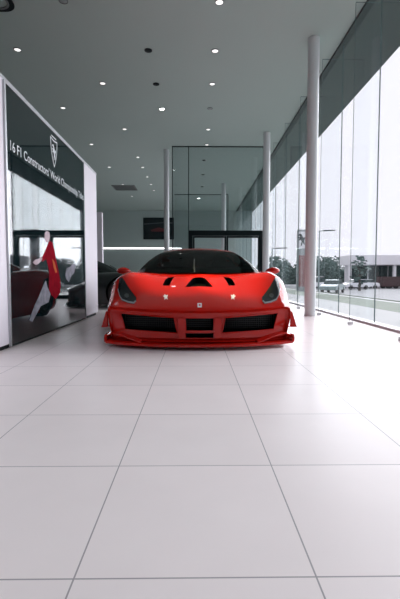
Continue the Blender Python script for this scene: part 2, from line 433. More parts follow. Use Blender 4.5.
# ------------------------------------------------------------ ceiling lights, speakers, vents
def downlight(x, y, state, label, r=0.075):
    x *= 0.978; y *= 0.978
    t = thing('ceiling_light' if state != 'spk' else 'ceiling_speaker', label, 'ceiling light' if state != 'spk' else 'ceiling speaker', (x, y, H),
              group='ceiling lights' if state != 'spk' else 'ceiling speakers')
    bm = nb(); lathe(bm, [(-0.0005, r*0.8), (-0.0005, r), (-0.012, r*0.98), (-0.014, r*0.82)], 'Z', 24, closed=True)
    link('ring', bm, M['ring'] if state != 'spk' else M['black'], t, 30)
    bm = nb(); lathe(bm, [(-0.002, r*0.81), (-0.008, r*0.8), (-0.018 if state != 'spk' else -0.012, r*0.55), (-0.022 if state != 'spk' else -0.014, r*0.2)], 'Z', 20)
    link('diffuser' if state != 'spk' else 'grille', bm, {'on': M['lamp'], 'hot': M['lamp_bright'], 'off': M['lamp_off'], 'spk': M['black']}[state], t, 50)
    return t
rows = [6.93, 8.37, 9.76, 11.15, 12.69, 14.13, 15.6, 17.0, 18.6, 20.1, 21.5, 23.0]
rown = ['nearest', 'second', 'third', 'fourth', 'fifth', 'sixth', 'seventh', 'eighth', 'ninth', 'tenth', 'eleventh', 'twelfth']
for i, yy in enumerate(rows):
    near = 'row %s from the front of the ceiling' % rown[i]
    if i % 2 == 0 or i == 0:
        st = 'off' if i == 0 else 'on'
        downlight(-2.15, yy, st, 'round %s downlight in the middle-left ceiling line, %s row from the camera' % ('unlit' if st == 'off' else 'lit', rown[i]))
    else:
        downlight(-3.52, yy, 'on', 'round lit downlight in the far-left ceiling line, %s row from the camera' % rown[i])
    if i in (7, 9): downlight(-2.15, yy, 'on', 'small round lit downlight in the middle-left ceiling line, %s row from the camera' % rown[i])
    if yy < 14.2:
        st = 'off' if i in (3,) else 'on'
        downlight(0.40, yy, st, 'round %s downlight in the right ceiling line, %s row from the camera' % ('dim' if st == 'off' else 'lit', rown[i]))
downlight(-0.93, 8.37, 'spk', 'dark round speaker set in the middle of the ceiling, the nearer one')
downlight(-0.91, 9.79, 'spk', 'dark round speaker set in the middle of the ceiling, the farther one')
downlight(-0.89, 11.2, 'hot', 'brightest round downlight, glowing alone in the middle of the ceiling', 0.075)
for yy, nm in ((16.0, 'nearest'), (18.2, 'second'), (20.6, 'farthest')):
    downlight(0.35, yy, 'spk' if yy != 20.6 else 'spk', 'dark round speaker in the ceiling behind the tinted partition, the %s of three' % nm)
downlight(0.2, 23.6, 'hot', 'small bright downlight glowing behind the tinted glass partition', 0.1)

v = thing('ceiling_vent', 'dark slatted air vent in the far left ceiling', 'vent', (-3.47, 20.4, H))
bm = nb()
box(bm, -0.55, 0.55, -0.55, -0.50, -0.03, -0.0005); box(bm, -0.55, 0.55, 0.50, 0.55, -0.03, -0.0005)
box(bm, -0.55, -0.50, -0.5, 0.5, -0.03, -0.0005); box(bm, 0.50, 0.55, -0.5, 0.5, -0.03, -0.0005)
link('vent_frame', bm, M['ring'], v)
bx('backing', (-0.5, 0.5, -0.5, 0.5, -0.006, -0.0005), M['black'], v)
for q in range(6): bx('slat', (-0.5, 0.5, -0.44 + q*0.16, -0.36 + q*0.16, -0.026, -0.018), M['ring'], v)
# rounded-square recessed slot in the corner of the ceiling
v = thing('ceiling_slot', 'large rounded-corner dark recessed slot in the top left of the ceiling', 'ceiling slot', (-3.92, 6.05, H))
def rrect(a, b, r, n=8):
    P = []
    for cx, cy, t0 in ((a-r, b-r, 0), (-a+r, b-r, PI/2), (-a+r, -b+r, PI), (a-r, -b+r, 1.5*PI)):
        for i in range(n+1): t = t0 + PI/2*i/n; P.append((cx + r*math.cos(t), cy + r*math.sin(t)))
    return P
def rring(name, o_, i_, z0, z1, m, par):
    bm = nb(); n = len(o_)
    A = [bm.verts.new((x, y, z0)) for x, y in o_]; B = [bm.verts.new((x, y, z0)) for x, y in i_]
    A2 = [bm.verts.new((x, y, z1)) for x, y in o_]; B2 = [bm.verts.new((x, y, z1)) for x, y in i_]
    for i in range(n):
        j = (i+1) % n
        bm.faces.new((A[i], A[j], B[j], B[i])); bm.faces.new((A2[i], B2[i], B2[j], A2[j]))
        bm.faces.new((A[i], A2[i], A2[j], A[j])); bm.faces.new((B[i], B[j], B2[j], B2[i]))
    return link(name, bm, m, par)
rring('slot_lining', rrect(1.0, 1.0, 0.22), rrect(0.93, 0.93, 0.18), -0.012, -0.0005, M['black'], v)
rring('slot_rim', rrect(0.93, 0.93, 0.18), rrect(0.90, 0.90, 0.16), -0.02, -0.0005, M['ring'], v)

# warm display spots among the downlights, aimed at the car
def spot(x, y, aim, w, ang, col):
    l = bpy.data.lights.new('display_spot', 'SPOT'); l.energy = w; l.spot_size = math.radians(ang); l.spot_blend = 0.6; l.color = col; l.shadow_soft_size = 0.06
    o = bpy.data.objects.new('display_spot', l); COL.objects.link(o); o.location = (x*.978, y*.978, H - 0.04)
    o.rotation_euler = (Vector(aim) - o.location).to_track_quat('-Z', 'Y').to_euler()
spot(0.40, 6.93, (0.42, 5.05, 0.7), 2100, 14.5, (1, .85, .42))
spot(-2.15, 6.93, (-0.25, 5.05, 0.7), 2100, 13.5, (1, .85, .42))
# ------------------------------------------------------------ the car
#  local frame: x across, y back from the nose, z up; front stations bend back towards the sides
ST = [ # s, bend, [(x,z) x8 from centre to sill]
 (0.15, .24, [(0,.085),(.40,.085),(.70,.085),(.82,.085),(.88,.085),(.895,.083),(.90,.081),(.90,.08)]),
 (0.08, .26, [(0,.115),(.42,.115),(.72,.115),(.84,.115),(.90,.112),(.915,.105),(.92,.095),(.92,.085)]),
 (0.075, .27, [(0,.35),(.42,.35),(.74,.360),(.86,.370),(.92,.355),(.935,.25),(.93,.16),(.92,.085)]),
 (0.045, .28, [(0,.385),(.42,.39),(.75,.40),(.89,.412),(.955,.39),(.955,.27),(.935,.17),(.925,.085)]),
 (0.015, .28, [(0,.405),(.42,.41),(.76,.418),(.91,.428),(.97,.40),(.965,.28),(.94,.17),(.93,.085)]),
 (0.05, .28, [(0,.437),(.42,.436),(.76,.435),(.92,.443),(.985,.41),(.975,.28),(.945,.17),(.93,.085)]),
 (0.20, .26, [(0,.50),(.42,.49),(.74,.475),(.92,.485),(1.01,.43),(.99,.30),(.95,.17),(.93,.085)]),
 (0.40, .20, [(0,.565),(.42,.55),(.73,.545),(.91,.575),(1.025,.49),(.985,.34),(.93,.17),(.92,.085)]),
 (0.65, .10, [(0,.645),(.42,.63),(.70,.65),(.89,.695),(1.02,.61),(1.045,.44),(.97,.18),(.95,.085)]),
 (0.85, .03, [(0,.70),(.42,.69),(.70,.73),(.885,.77),(1.015,.69),(1.065,.48),(1.01,.18),(.98,.085)]),
 (1.05, .00, [(0,.745),(.42,.735),(.70,.78),(.88,.805),(1.01,.72),(1.08,.48),(1.04,.18),(1.0,.085)]),
 (1.30, .00, [(0,.785),(.42,.775),(.72,.80),(.88,.805),(1.0,.72),(1.07,.50),(1.03,.18),(1.0,.085)]),
 (1.70, .00, [(0,.80),(.42,.79),(.72,.80),(.88,.79),(.98,.71),(1.035,.50),(1.0,.18),(.98,.085)]),
 (2.30, .00, [(0,.80),(.42,.80),(.72,.80),(.88,.79),(.97,.71),(1.01,.50),(.98,.18),(.97,.085)]),
 (3.00, .00, [(0,.86),(.42,.85),(.72,.85),(.91,.84),(1.02,.75),(1.06,.52),(1.02,.18),(1.0,.085)]),
 (3.70, .00, [(0,.90),(.42,.89),(.72,.885),(.93,.87),(1.05,.77),(1.10,.52),(1.06,.18),(1.02,.085)]),
 (4.20, .00, [(0,.89),(.42,.885),(.72,.88),(.91,.86),(1.02,.74),(1.06,.50),(1.03,.20),(1.0,.11)]),
 (4.48, -.02, [(0,.87),(.42,.865),(.72,.86),(.88,.83),(.98,.70),(1.0,.48),(.98,.22),(.96,.15)]),
 (4.60, -.05, [(0,.82),(.42,.815),(.70,.80),(.84,.78),(.93,.66),(.95,.45),(.93,.24),(.91,.18)]),
]
def st_point(s, b, x, z): return Vector((x, s + b * (abs(x)) ** 2.2, z))
def build_body(bm):
    rows = []
    NS = len(ST)
    flat = [[s, b] + [c for p in P for c in p] for s, b, P in ST]
    ts = []
    for i in range(NS - 1):
        n = 2 if i < 5 else 5
        ts += [i + k / n for k in range(n)]
    ts.append(NS - 1)
    for t in ts:
        F = catmull(flat, t); s, b = F[0], F[1]; P = [F[2+2*i:4+2*i] for i in range(8)]
        half = []
        sub = 4
        for i in range(7 * sub + 1):
            x, z = catmull(P, i / sub) if i < 7*sub else P[-1]
            half.append(st_point(s, b, max(x, 0), z))
        zb = half[-1].z - 0.005
        sec = [Vector((-p.x, p.y, p.z)) for p in reversed(half[1:])] + half
        bot = [Vector((x, half[-1].y if abs(x) > 0.9 else s + b*abs(x)**2.2, zb)) for x in (0.9, .6, .3, 0, -.3, -.6, -.9)]
        rows.append([bm.verts.new(p) for p in sec + bot])
    for A, B in zip(rows, rows[1:]):
        n = len(A)
        for i in range(n):
            j = (i + 1) % n
            bm.faces.new((A[i], A[j], B[j], B[i]))
    bm.faces.new(rows[0]); bm.faces.new(rows[-1][::-1])

# greenhouse stations: s, bend, half width at base, half width at roof edge, roof z, base z
GH = [
 (1.26, .55, .90, .86, .800, .76),
 (1.50, .50, .895, .80, .925, .76),
 (1.75, .40, .89, .72, 1.045, .76),
 (2.00, .26, .88, .64, 1.140, .76),
 (2.25, .14, .87, .60, 1.185, .76),
 (2.60, .06, .86, .59, 1.190, .77),
 (3.00, .00, .84, .56, 1.155, .79),
 (3.45, .00, .80, .50, 1.06, .82),
 (3.95, .00, .74, .44, .93, .82),
]
def gh_sec(F):
    s, b, wb, wr, zr, zb = F
    h = zr - zb
    return [(0, zr), (wr*.45, zr - .012*h/.4), (wr*.82, zr - .04*h/.4), (wr, zr - .085*h/.4), (wr + (wb-wr)*.16, zr - .15*h/.4), (wr + (wb-wr)*.45, zr - .50*h), (wr+(wb-wr)*.8, zb + .12*h), (wb, zb)]
def build_greenhouse():
    """returns dict of part -> bmesh, split by what each quad is made of"""
    ts = [i + k/5 for i in range(len(GH)-1) for k in range(5)] + [len(GH)-1]
    rows = []
    for t in ts:
        F = catmull(GH, t); P = gh_sec(F)
        half = [catmull(P, i/4) if i < 28 else P[-1] for i in range(29)]
        sec = []
        for sgn, seq in ((-1, list(reversed(half[1:]))), (1, half)):
            for x, z in seq: sec.append(Vector((sgn*x, F[0] + F[1]*abs(x)**2.0, z)))
        rows.append(sec)
    parts = {k: [] for k in ('windscreen', 'roof', 'side_window', 'side_window2', 'rear_window')}
    n = len(rows[0]); mid = (n-1)//2
    for r in range(len(rows)-1):
        t = ts[r]
        for i in range(n-1):
            k = abs((i + 0.5) - mid)        # distance from the centre line in quarter steps
            q = [rows[r][i], rows[r][i+1], rows[r+1][i+1], rows[r+1][i]]
            if t < 3.2 and k < 12.5: p = 'windscreen'
            elif t >= 6.0 and k < 9 and t < 7.8: p = 'rear_window'
            elif 1.9 <= t < 5.8 and k > 15.5 and k < 26: p = 'side_window' if i < mid else 'side_window2'
            else: p = 'roof'
            parts[p].append(q)
    return parts, rows

def poly_grid(poly, step):
    """2-D polygon -> triangulated points with interior grid"""
    def inside(p):
        c = False; n = len(poly)
        for i in range(n):
            (x1, y1), (x2, y2) = poly[i], poly[(i+1) % n]
            if (y1 > p[1]) != (y2 > p[1]) and p[0] < (x2-x1)*(p[1]-y1)/(y2-y1)+x1: c = not c
        return c
    pts = []; n = len(poly)
    for i in range(n):
        a = Vector(poly[i]); b = Vector(poly[(i+1) % n]); m_ = max(1, int((b-a).length/step))
        for k in range(m_): pts.append(a + (b-a)*(k/m_))
    nbd = len(pts); edges = [(i, (i+1) % nbd) for i in range(nbd)]
    xs = [p[0] for p in poly]; ys = [p[1] for p in poly]
    x = min(xs) + step/2
    while x < max(xs):
        yy = min(ys) + step/2
        while yy < max(ys):
            if inside((x, yy)) and min((Vector((x, yy)) - q).length for q in pts[:nbd]) > step*0.5: pts.append(Vector((x, yy)))
            yy += step
        x += step
    v, e, f, *_ = delaunay_2d_cdt(pts, edges, [], 1, 1e-5)
    return v, f

CARC = 199.3          # the car's centre line in the drawing's frame
LOC_EYE = Vector((0, -4.05, EYE))
def car_ray(px, py):
    """direction seen from in front of the nose for a point of the frontal drawing"""
    fx = math.tan((px - CARC) / FPX)
    return Vector((fx, 1.0, -(py - 277.0) / FPX)).normalized()

def patch(name, bvh, polypx, off, thick, m, parent, step=1.2):
    v, f = poly_grid(polypx, step)
    top = []; ok = True
    for p in v:
        hit, nrm, *_ = bvh.ray_cast(LOC_EYE, car_ray(p[0], p[1]))
        if hit is None: return None
        if nrm.y > 0.3: nrm = -nrm
        if nrm.dot(car_ray(p[0], p[1])) > 0: nrm = -nrm
        top.append((hit, nrm))
    bm = nb()
    A = [bm.verts.new(h + n*off) for h, n in top]; B = [bm.verts.new(h + n*(off - thick)) for h, n in top]
    cnt = {}
    for t in f:
        try: bm.faces.new([A[i] for i in t]); bm.faces.new([B[i] for i in reversed(t)])
        except ValueError: pass
        for i in range(len(t)):
            e = (t[i], t[(i+1) % len(t)]); k = tuple(sorted(e)); cnt.setdefault(k, []).append(e)
    for k, es in cnt.items():
        if len(es) == 1: a, b = es[0]; bm.faces.new((A[b], A[a], B[a], B[b]))
    return link(name, bm, m, parent, 40)

def mir(poly): return [(2*CARC - x, y) for x, y in reversed(poly)]

def make_wheel(parent, x, y, r, side):
    w = bpy.data.objects.new('wheel', None); COL.objects.link(w); w.parent = parent; w.location = (x, y, r)
    bm = nb(); hw = 0.135
    lathe(bm, [(-hw, r*.72), (-hw*1.02, r*.86), (-hw*.9, r*.975), (-hw*.5, r), (hw*.5, r), (hw*.9, r*.975), (hw*1.02, r*.86), (hw, r*.72), (hw*.8, r*.68), (-hw*.8, r*.68)], 'X', 40, closed=True)
    link('tyre', bm, M['rubber'], w, 35)
    bm = nb(); s = side
    lathe(bm, [(-hw*.85, r*.685), (hw*.85, r*.685), (hw*.85, r*.64), (-hw*.85, r*.62)], 'X', 40, closed=True)
    for k in range(10):
        t = 2*PI*k/10
        for dt in (-0.07, 0.07):
            a = Vector((s*hw*.55, math.cos(t)*r*.12, math.sin(t)*r*.12)); b = Vector((s*hw*.75, math.cos(t+dt*2)*r*.65, math.sin(t+dt*2)*r*.65))
            cyl(bm, a, b, 0.014, 0.011, seg=6)
    lathe(bm, [(s*hw*.35, r*.16), (s*hw*.62, r*.16), (s*hw*.72, r*.09)], 'X', 20)
    link('rim', bm, M['rim'], w, 35)
    bm = nb(); lathe(bm, [(-0.012, r*.5), (0.012, r*.5), (0.012, r*.2), (-0.012, r*.2)], 'X', 32, closed=True)
    link('brake_disc', bm, M['steel'], w, 35)

def make_car(name, label, paint, loc, rz=0.0, detail=True, scale=1.0):
    car = thing(name, label, 'car', loc, rz, None)
    car.scale = (scale,)*3
    PA = M[paint]
    bm = nb(); build_body(bm)
    body = link('body', bm, [PA, M['cavity']], car)
    bvh = BVHTree.FromPolygons([v.co.copy() for v in body.data.vertices], [tuple(p.vertices) for p in body.data.polygons])
    cut = []
    def cutter(bm):
        bmesh.ops.recalc_face_normals(bm, faces=bm.faces[:])
        me = bpy.data.meshes.new('cut'); bm.to_mesh(me); bm.free(); me.materials.append(PA); me.materials.append(M['cavity'])
        o = bpy.data.objects.new('cut', me); COL.objects.link(o); o.parent = car; cut.append(o)
    # intakes (frontal outlines in metres)
    L = [(-.835,.364),(-.262,.330),(-.225,.170),(-.785,.190)]
    R = [(-x, z) for x, z in reversed(L)]
    CI = [(-.142,.322),(.142,.322),(.135,.198),(-.135,.198)]
    CS = [(-.142,.170),(.142,.170),(.138,.122),(-.138,.122)]
    for P, dep in ((L, .5), (R, .5), (CI, .38), (CS, .3)):
        bm = nb(); prism(bm, [(x, -0.1, z) for x, z in P], (0, dep + .1, 0), 1); cutter(bm)
    for sx in (-1, 1):
        for wy in (1.08, 3.72):
            bm = nb(); rr = .375; cyl(bm, (sx*.70, wy, .345), (sx*1.3, wy, .345), rr, seg=48)
            for f in bm.faces: f.material_index = 1
            cutter(bm)
    slit = [(163,285.5),(166,279.5),(169,277.6),(175,277.0),(172.3,280.5),(169.5,286)]
    tri = [(185.6,287.2),(193,278.5),(196,277.5),(202.6,277.5),(205.6,278.5),(213,287.2)]
    vents = [slit, mir(slit), tri]
    for V in vents:
        hs = []
        for p in V:
            h, *_ = bvh.ray_cast(LOC_EYE, car_ray(*p))
            if h is None: break
            hs.append(h)
        if len(hs) < len(V): continue
        bm = nb(); a = [bm.verts.new(h + Vector((0, 0, .05))) for h in hs]; b = [bm.verts.new(h - Vector((0, -.02, .07))) for h in hs]
        fs = [bm.faces.new(a[::-1]), bm.faces.new(b)]
        for i in range(len(a)): j = (i+1) % len(a); fs.append(bm.faces.new((a[i], a[j], b[j], b[i])))
        bmesh.ops.triangulate(bm, faces=bm.faces[:])
        for f in bm.faces: f.material_index = 1
        cutter(bm)
    boolean(body, cut)
    me = body.data
    me.polygons.foreach_set('use_smooth', [True]*len(me.polygons)); me.set_sharp_from_angle(angle=math.radians(32))
    # grilles inside the intakes
    for P, yb in ((L, .30), (R, .30), (CI, .20), (CS, .22)):
        bm = nb(); x0 = min(p[0] for p in P) + .01; x1 = max(p[0] for p in P) - .01; z0 = min(p[1] for p in P)+.01; z1 = max(p[1] for p in P)-.01
        def span(x):
            zs = []
            for i in range(4):
                (ax, az), (bx_, bz) = P[i], P[(i+1) % 4]
                if (ax - x)*(bx_ - x) <= 0 and abs(ax-bx_) > 1e-6: zs.append(az + (bz-az)*(x-ax)/(bx_-ax))
            return (min(zs), max(zs)) if len(zs) >= 2 else None
        x = x0
        while x < x1:
            sp = span(x)
            yo = .10 * (abs(x)**2)
            if sp: box(bm, x-.0025, x+.0025, yb+yo, yb+yo+.004, sp[0]+.002, sp[1]-.002)
            x += .024
        z = z0 + .015
        while z < z1:
            xs = [q for q in [x0 + (x1-x0)*i/40 for i in range(41)] if span(q) and span(q)[0]+.003 < z < span(q)[1]-.003]
            if len(xs) > 2:
                yo = min(.10*xs[0]**2, .10*xs[-1]**2)
                for a_, b_ in zip(xs, xs[1:]):
                    ya = yb + .10*a_*a_; ybb = yb + .10*b_*b_
                    prism(bm, [(a_, ya, z-.002), (b_, ybb, z-.002), (b_, ybb, z+.002), (a_, ya, z+.002)], (0, .004, 0))
            z += .022
        link('grille', bm, M['mesh'], car)
    for sx in (-1, 1):
        bm = nb(); prism(bm, [(sx*.150, .055, .330), (sx*.232, .060, .325), (sx*.210, .060, .20), (sx*.225, .065, .115), (sx*.150, .06, .115), (sx*.146, .055, .20)], (0, .10, 0))
        bmesh.ops.bevel(bm, geom=bm.edges[:], offset=.008, segments=2, affect='EDGES'); link('bumper_pillar', bm, PA, car, 35)
        Q = [(sx*abs(x), z) for x, z in L]
        bm = nb(); cx = sum(q[0] for q in Q)/4; cz = sum(q[1] for q in Q)/4; ring = []
        for i in range(4):
            for k in range(6):
                a_, b_ = Q[i], Q[(i+1) % 4]; u = k/6; x = a_[0]+(b_[0]-a_[0])*u; z = a_[1]+(b_[1]-a_[1])*u
                ring.append(Vector((x, .072 + .27*abs(x)**2.2, z)))
        ring.append(ring[0]); tube(bm, ring, .007, 8); link('intake_lip', bm, PA, car, 50)
    # greenhouse
    parts, rows = build_greenhouse()
    for key, quads in parts.items():
        bm = nb(); cache = {}
        def V(p):
            k = (round(p.x, 5), round(p.y, 5), round(p.z, 5))
            if k not in cache: cache[k] = bm.verts.new(p)
            return cache[k]
        for q in quads:
            vs = []
            for p in q:
                v_ = V(p)
                if v_ not in vs: vs.append(v_)
            if len(vs) >= 3:
                try: bm.faces.new(vs)
                except ValueError: pass
        nm = key.replace('2', '')
        link(nm, bm, PA if key == 'roof' else M['carglass'], car, 40)
    # cabin: dashboard, steering wheel, seats
    bm = nb()
    prism(bm, [(-.80, 1.75, .74), (-.80, 1.80, .86), (-.80, 2.15, .90), (-.80, 2.30, .72)], (1.6, 0, 0)); link('dashboard', bm, M['seat'], car)
    bm = nb(); c0 = Vector((.38 if rz == 0 else .38, 2.32, .90)); ring = []
    for i in range(25):
        t = 2*PI*i/24; ring.append(c0 + Vector((.17*math.cos(t), .06*math.sin(t), .16*math.sin(t))))
    tube(bm, ring, .016); cyl(bm, c0 - Vector((.16, 0, 0)), c0 + Vector((.16, 0, 0)), .014, seg=8); cyl(bm, c0, c0 + Vector((0, -.2, -.05)), .02, seg=8)
    link('steering_wheel', bm, M['seat'], car, 40)
    for sx in (-.38, .38):
        bm = nb(); box(bm, sx-.24, sx+.24, 2.75, 2.92, .45, 1.0); box(bm, sx-.13, sx+.13, 2.78, 2.90, 1.0, 1.12); box(bm, sx-.24, sx+.24, 2.3, 2.78, .45, .60)
        bmesh.ops.bevel(bm, geom=bm.edges[:], offset=.04, segments=2, affect='EDGES'); link('seat', bm, M['seat'], car, 40)
    bm = nb(); box(bm, -.82, .82, 1.78, 3.2, .40, .46); link('cabin_floor', bm, M['seat'], car)
    # wipers
    bm = nb(); tube(bm, [(-.05, 1.18, .80), (-.06, 1.34, .86), (-.06, 1.56, .985)], .008, 6); link('wiper', bm, M['black'], car)
    # splitter
    bm = nb(); n = 40; fr = []; bk = []
    for i in range(n+1):
        x = -1.0 + 2.0*i/n
        fr.append((x, -.005 + .27*abs(x)**2.4)); bk.append((x*.93, .17 + .22*abs(x)**2.4))
    for z0, z1 in ((.038, .062),):
        a = [bm.verts.new((x, y_, z0)) for x, y_ in fr]; b = [bm.verts.new((x, y_, z1)) for x, y_ in fr]
        c = [bm.verts.new((x, y_, z0)) for x, y_ in bk]; d_ = [bm.verts.new((x, y_, z1+.052)) for x, y_ in bk]
        for i in range(n):
            bm.faces.new((a[i], a[i+1], b[i+1], b[i])); bm.faces.new((b[i], b[i+1], d_[i+1], d_[i]))
            bm.faces.new((c[i], d_[i], d_[i+1], c[i+1])); bm.faces.new((a[i], c[i], c[i+1], a[i+1]))
        bm.faces.new((a[0], b[0], d_[0], c[0])); bm.faces.new((a[n], c[n], d_[n], b[n]))
    link('splitter', bm, PA, car, 35)
    for sx in (-1, 1):
        # curled winglet at the splitter's end
        bm = nb(); R1 = []
        for i in range(21):
            u = i/20; x = .60 + .40*u
            yf = .015 + .27*x**2.4; z = .078 + .075*math.sin(min(u/.8, 1)*PI*.5)**1.4 - (max(u-.8, 0)*.16)
            wd = .05 + .06*u
            R1.append([(sx*x, yf, z), (sx*x, yf, z-.011), (sx*(x-.01), yf+wd, z+.012), (sx*(x-.01), yf+wd, z+.023)])
        vs = [[bm.verts.new(p) for p in r_] for r_ in R1]
        for A, B in zip(vs, vs[1:]):
            for i in range(4): j = (i+1) % 4; bm.faces.new((A[i], A[j], B[j], B[i]))
        bm.faces.new(vs[0][::-1]); bm.faces.new(vs[-1])
        link('winglet', bm, PA, car, 35)
        # round-ended end fence
        bm = nb(); prism(bm, [(sx*.985, .26, .045), (sx*.985, .24, .10), (sx*.985, .27, .135), (sx*.985, .36, .14), (sx*.985, .50, .11), (sx*.985, .52, .045)], (sx*.03, 0, 0))
        bmesh.ops.bevel(bm, geom=bm.edges[:], offset=.008, segments=2, affect='EDGES')
        link('end_fence', bm, PA, car, 35)
        # triangular canards
        bm = nb()
        prism(bm, [(sx*1.000, .36, .208), (sx*1.062, .36, .208), (sx*1.012, .36, .372), (sx*1.000, .36, .372)], (-sx*.004, .03, 0))
        prism(bm, [(sx*.90, .355, .196), (sx*1.064, .355, .200), (sx*1.045, .50, .200), (sx*.90, .50, .196)], (0, 0, .010))
        link('canard', bm, PA, car)
        # mirrors
        bm = nb(); bmesh.ops.create_icosphere(bm, subdivisions=3, radius=1)
        for v_ in bm.verts:
            x, y_, z = v_.co; 
            v_.co = Vector((sx*1.075 + x*.105, 1.86 + (y_*.09 if y_ < 0 else y_*.03), .835 + z*.052 - .02*(x*sx < 0)*(-x*sx)))
        mr = link('mirror', bm, PA, car, 40)
        bm = nb(); tube(bm, [(sx*1.02, 1.86, .81), (sx*.95, 1.86, .77), (sx*.88, 1.86, .745)], [.018, .016, .022], 8); link('mirror_arm', bm, PA, mr, 40)
        bm = nb()
        pts = [(sx*1.075 + .088*math.cos(t*PI/10), 1.889, .835 + .042*math.sin(t*PI/10)) for t in range(20)]
        prism(bm, pts, (0, .006, 0)); link('mirror_glass', bm, M['chrome'], mr)
    for sx in (-1, 1):
        for wy in (1.08, 3.72): make_wheel(car, sx*.905, wy, .345, sx)
    # rear lights, diffuser
    bm = nb(); box(bm, -.8, .8, 4.3, 4.58, .16, .20); 
    for q in range(7): box(bm, -.66+q*.22-.006, -.66+q*.22+.006, 4.3, 4.62, .10, .24)
    link('diffuser', bm, M['cavity'], car)
    # headlights laid on the fender
    HL = [(121.0,278.6),(123.6,277.4),(126.0,281),(128.6,286),(132.5,291.8),(136.8,297.4),(136.6,301.5),(134.4,304),(128.6,303),(122.6,300.2),(120.3,295.5),(119.4,289)]
    DR = [(119.9,289),(120.9,295.2),(123.2,299.2),(128.8,301.6),(134.0,302.4),(136.0,300.6),(136.6,301.6),(134.4,304),(128.6,303),(122.6,300.2),(120.3,295.5),(119.2,289)]
    IN = [(127.6 + 2.3*math.cos(q*PI/6), 296.0 + 2.3*math.sin(q*PI/6)) for q in range(12)]
    for side in (0, 1):
        P = HL if side == 0 else mir(HL)
        h = patch('headlight', bvh, P, .004, .012, M['lens'], car)
        if h:
            patch('light_strip', bvh, DR if side == 0 else mir(DR), .0075, .003, M['drl'], h, .8)
            patch('projector_lens', bvh, IN if side == 0 else mir(IN), .008, .004, M['lamp_glass'], h, 1.0)
    # badges
    B1 = [(197.2,303.4),(201.4,303.4),(201.4,307.4),(197.2,307.4)]
    b = patch('nose_badge', bvh, B1, .004, .006, M['emblem_white'], car, 1.0)
    if b: patch('badge_centre', bvh, [(198.4,304.5),(200.2,304.5),(200.2,306.3),(198.4,306.3)], .006, .003, M['red_flat'], b, 1.0)
    star = [(164.6,294.2),(166.2,295.4),(168,295),(167.2,297),(167.6,299.6),(166,298.4),(164.4,299.8),(164.5,297.4),(163,296.2),(164.4,295.6)]
    for P in (star, mir(star)): patch('hood_emblem', bvh, P, .003, .005, M['emblem_white'], car, 1.0)
    return car

make_car('sports_car', 'glossy red low sports car with front splitter parked facing the camera', 'red', (0.045, 4.05, 0))
make_car('sports_car', 'black sports car half hidden behind the white display wall', 'blackpaint', (-0.55, 10.65, 0), PI/2 + PI - PI, True, 1.06)

# ------------------------------------------------------------ outside
def strip(name, x0, x1, z0, z1, m, ya=-12, yb=190, dz=0.3):
    bm = nb(); n = 12
    A = [bm.verts.new((x0, ya + (yb-ya)*i/n, z0)) for i in range(n+1)]; B = [bm.verts.new((x1, ya + (yb-ya)*i/n, z1)) for i in range(n+1)]
    A2 = [bm.verts.new(v.co - Vector((0, 0, dz))) for v in A]; B2 = [bm.verts.new(v.co - Vector((0, 0, dz))) for v in B]
    for i in range(n):
        bm.faces.new((A[i], B[i], B[i+1], A[i+1])); bm.faces.new((A2[i], A2[i+1], B2[i+1], B2[i]))
        bm.faces.new((A[i], A[i+1], A2[i+1], A2[i])); bm.faces.new((B[i], B2[i], B2[i+1], B[i+1]))
    bm.faces.new((A[0], A2[0], B2[0], B[0])); bm.faces.new((A[n], B[n], B2[n], A2[n]))
    return struct(link(name, bm, m))
strip('pavement', 2.86, 4.6, -0.03, -0.06, M['paving'])
strip('lawn', 4.6, 8.5, -0.06, -0.35, M['grass'])
strip('access_road', 8.5, 13.0, -0.45, -0.85, M['paving'])
strip('verge', 13.0, 15.0, -0.80, -1.0, M['grass'])
strip('parking_lot', 15.0, 140, -1.05, -1.9, M['asphalt'])
bm = nb(); box(bm, -140, 2.86, 28.5, 190, -0.4, -0.1); struct(link('yard', bm, M['asphalt']))
def gz(x):
    return -1.05 - (x-15)*0.85/125 if x > 15 else (-0.45 - (x-8.5)*0.4/4.5 if x < 13 else -0.8-(x-13)*.1)

def simple_car(name, label, m, x, y, rz, L=4.3, W=1.8, Hh=1.5):
    t = thing(name, label, 'car', (x, y, gz(x)), rz, 'cars in the parking lot')
    prof = [(-L/2, .35), (-L/2, .75), (-L*.42, .92), (-L*.22, 1.0), (L*.30, 1.0), (L*.44, .95), (L/2, .75), (L/2, .35)]
    bm = nb(); prism(bm, [(a, -W/2, b) for a, b in prof], (0, W, 0)); bmesh.ops.bevel(bm, geom=bm.edges[:], offset=.06, segments=2, affect='EDGES')
    link('body', bm, m, t, 40)
    bm = nb(); A = [(-L*.25, .98), (-L*.08, Hh-.05), (L*.22, Hh-.05), (L*.38, .98)]
    prism(bm, [(a, -W*.42, b) for a, b in A], (0, W*.84, 0)); link('windows', bm, M['darkglass'], t)
    bm = nb(); prism(bm, [(-L*.10, -W*.40, Hh-.06), (-L*.06, -W*.40, Hh), (L*.20, -W*.40, Hh), (L*.24, -W*.40, Hh-.06)], (0, W*.8, 0)); link('roof', bm, m, t)
    for a in (-L*.31, L*.31):
        for s in (-1, 1):
            bm = nb(); cyl(bm, (a, s*W*.5, .33), (a, s*(W*.5-.2), .33), .33, seg=20); link('wheel', bm, M['rubber'], t, 40)
    return t
simple_car('parked_car', 'grey hatchback parked outside, nearest beyond the facade', M['silver'], 15.6, 46, 1.0, 4.4)
simple_car('parked_car', 'white car parked outside beside the bare tree', M['whitecar'], 24.0, 61, 0.3)
simple_car('parked_car', 'white car parked outside in front of the low building', M['whitecar'], 27.6, 66, 0.1)
simple_car('parked_car', 'white van-like car parked outside far behind the grey hatchback', M['whitecar'], 19.0, 64, 0.6, 4.6, 1.9, 1.9)

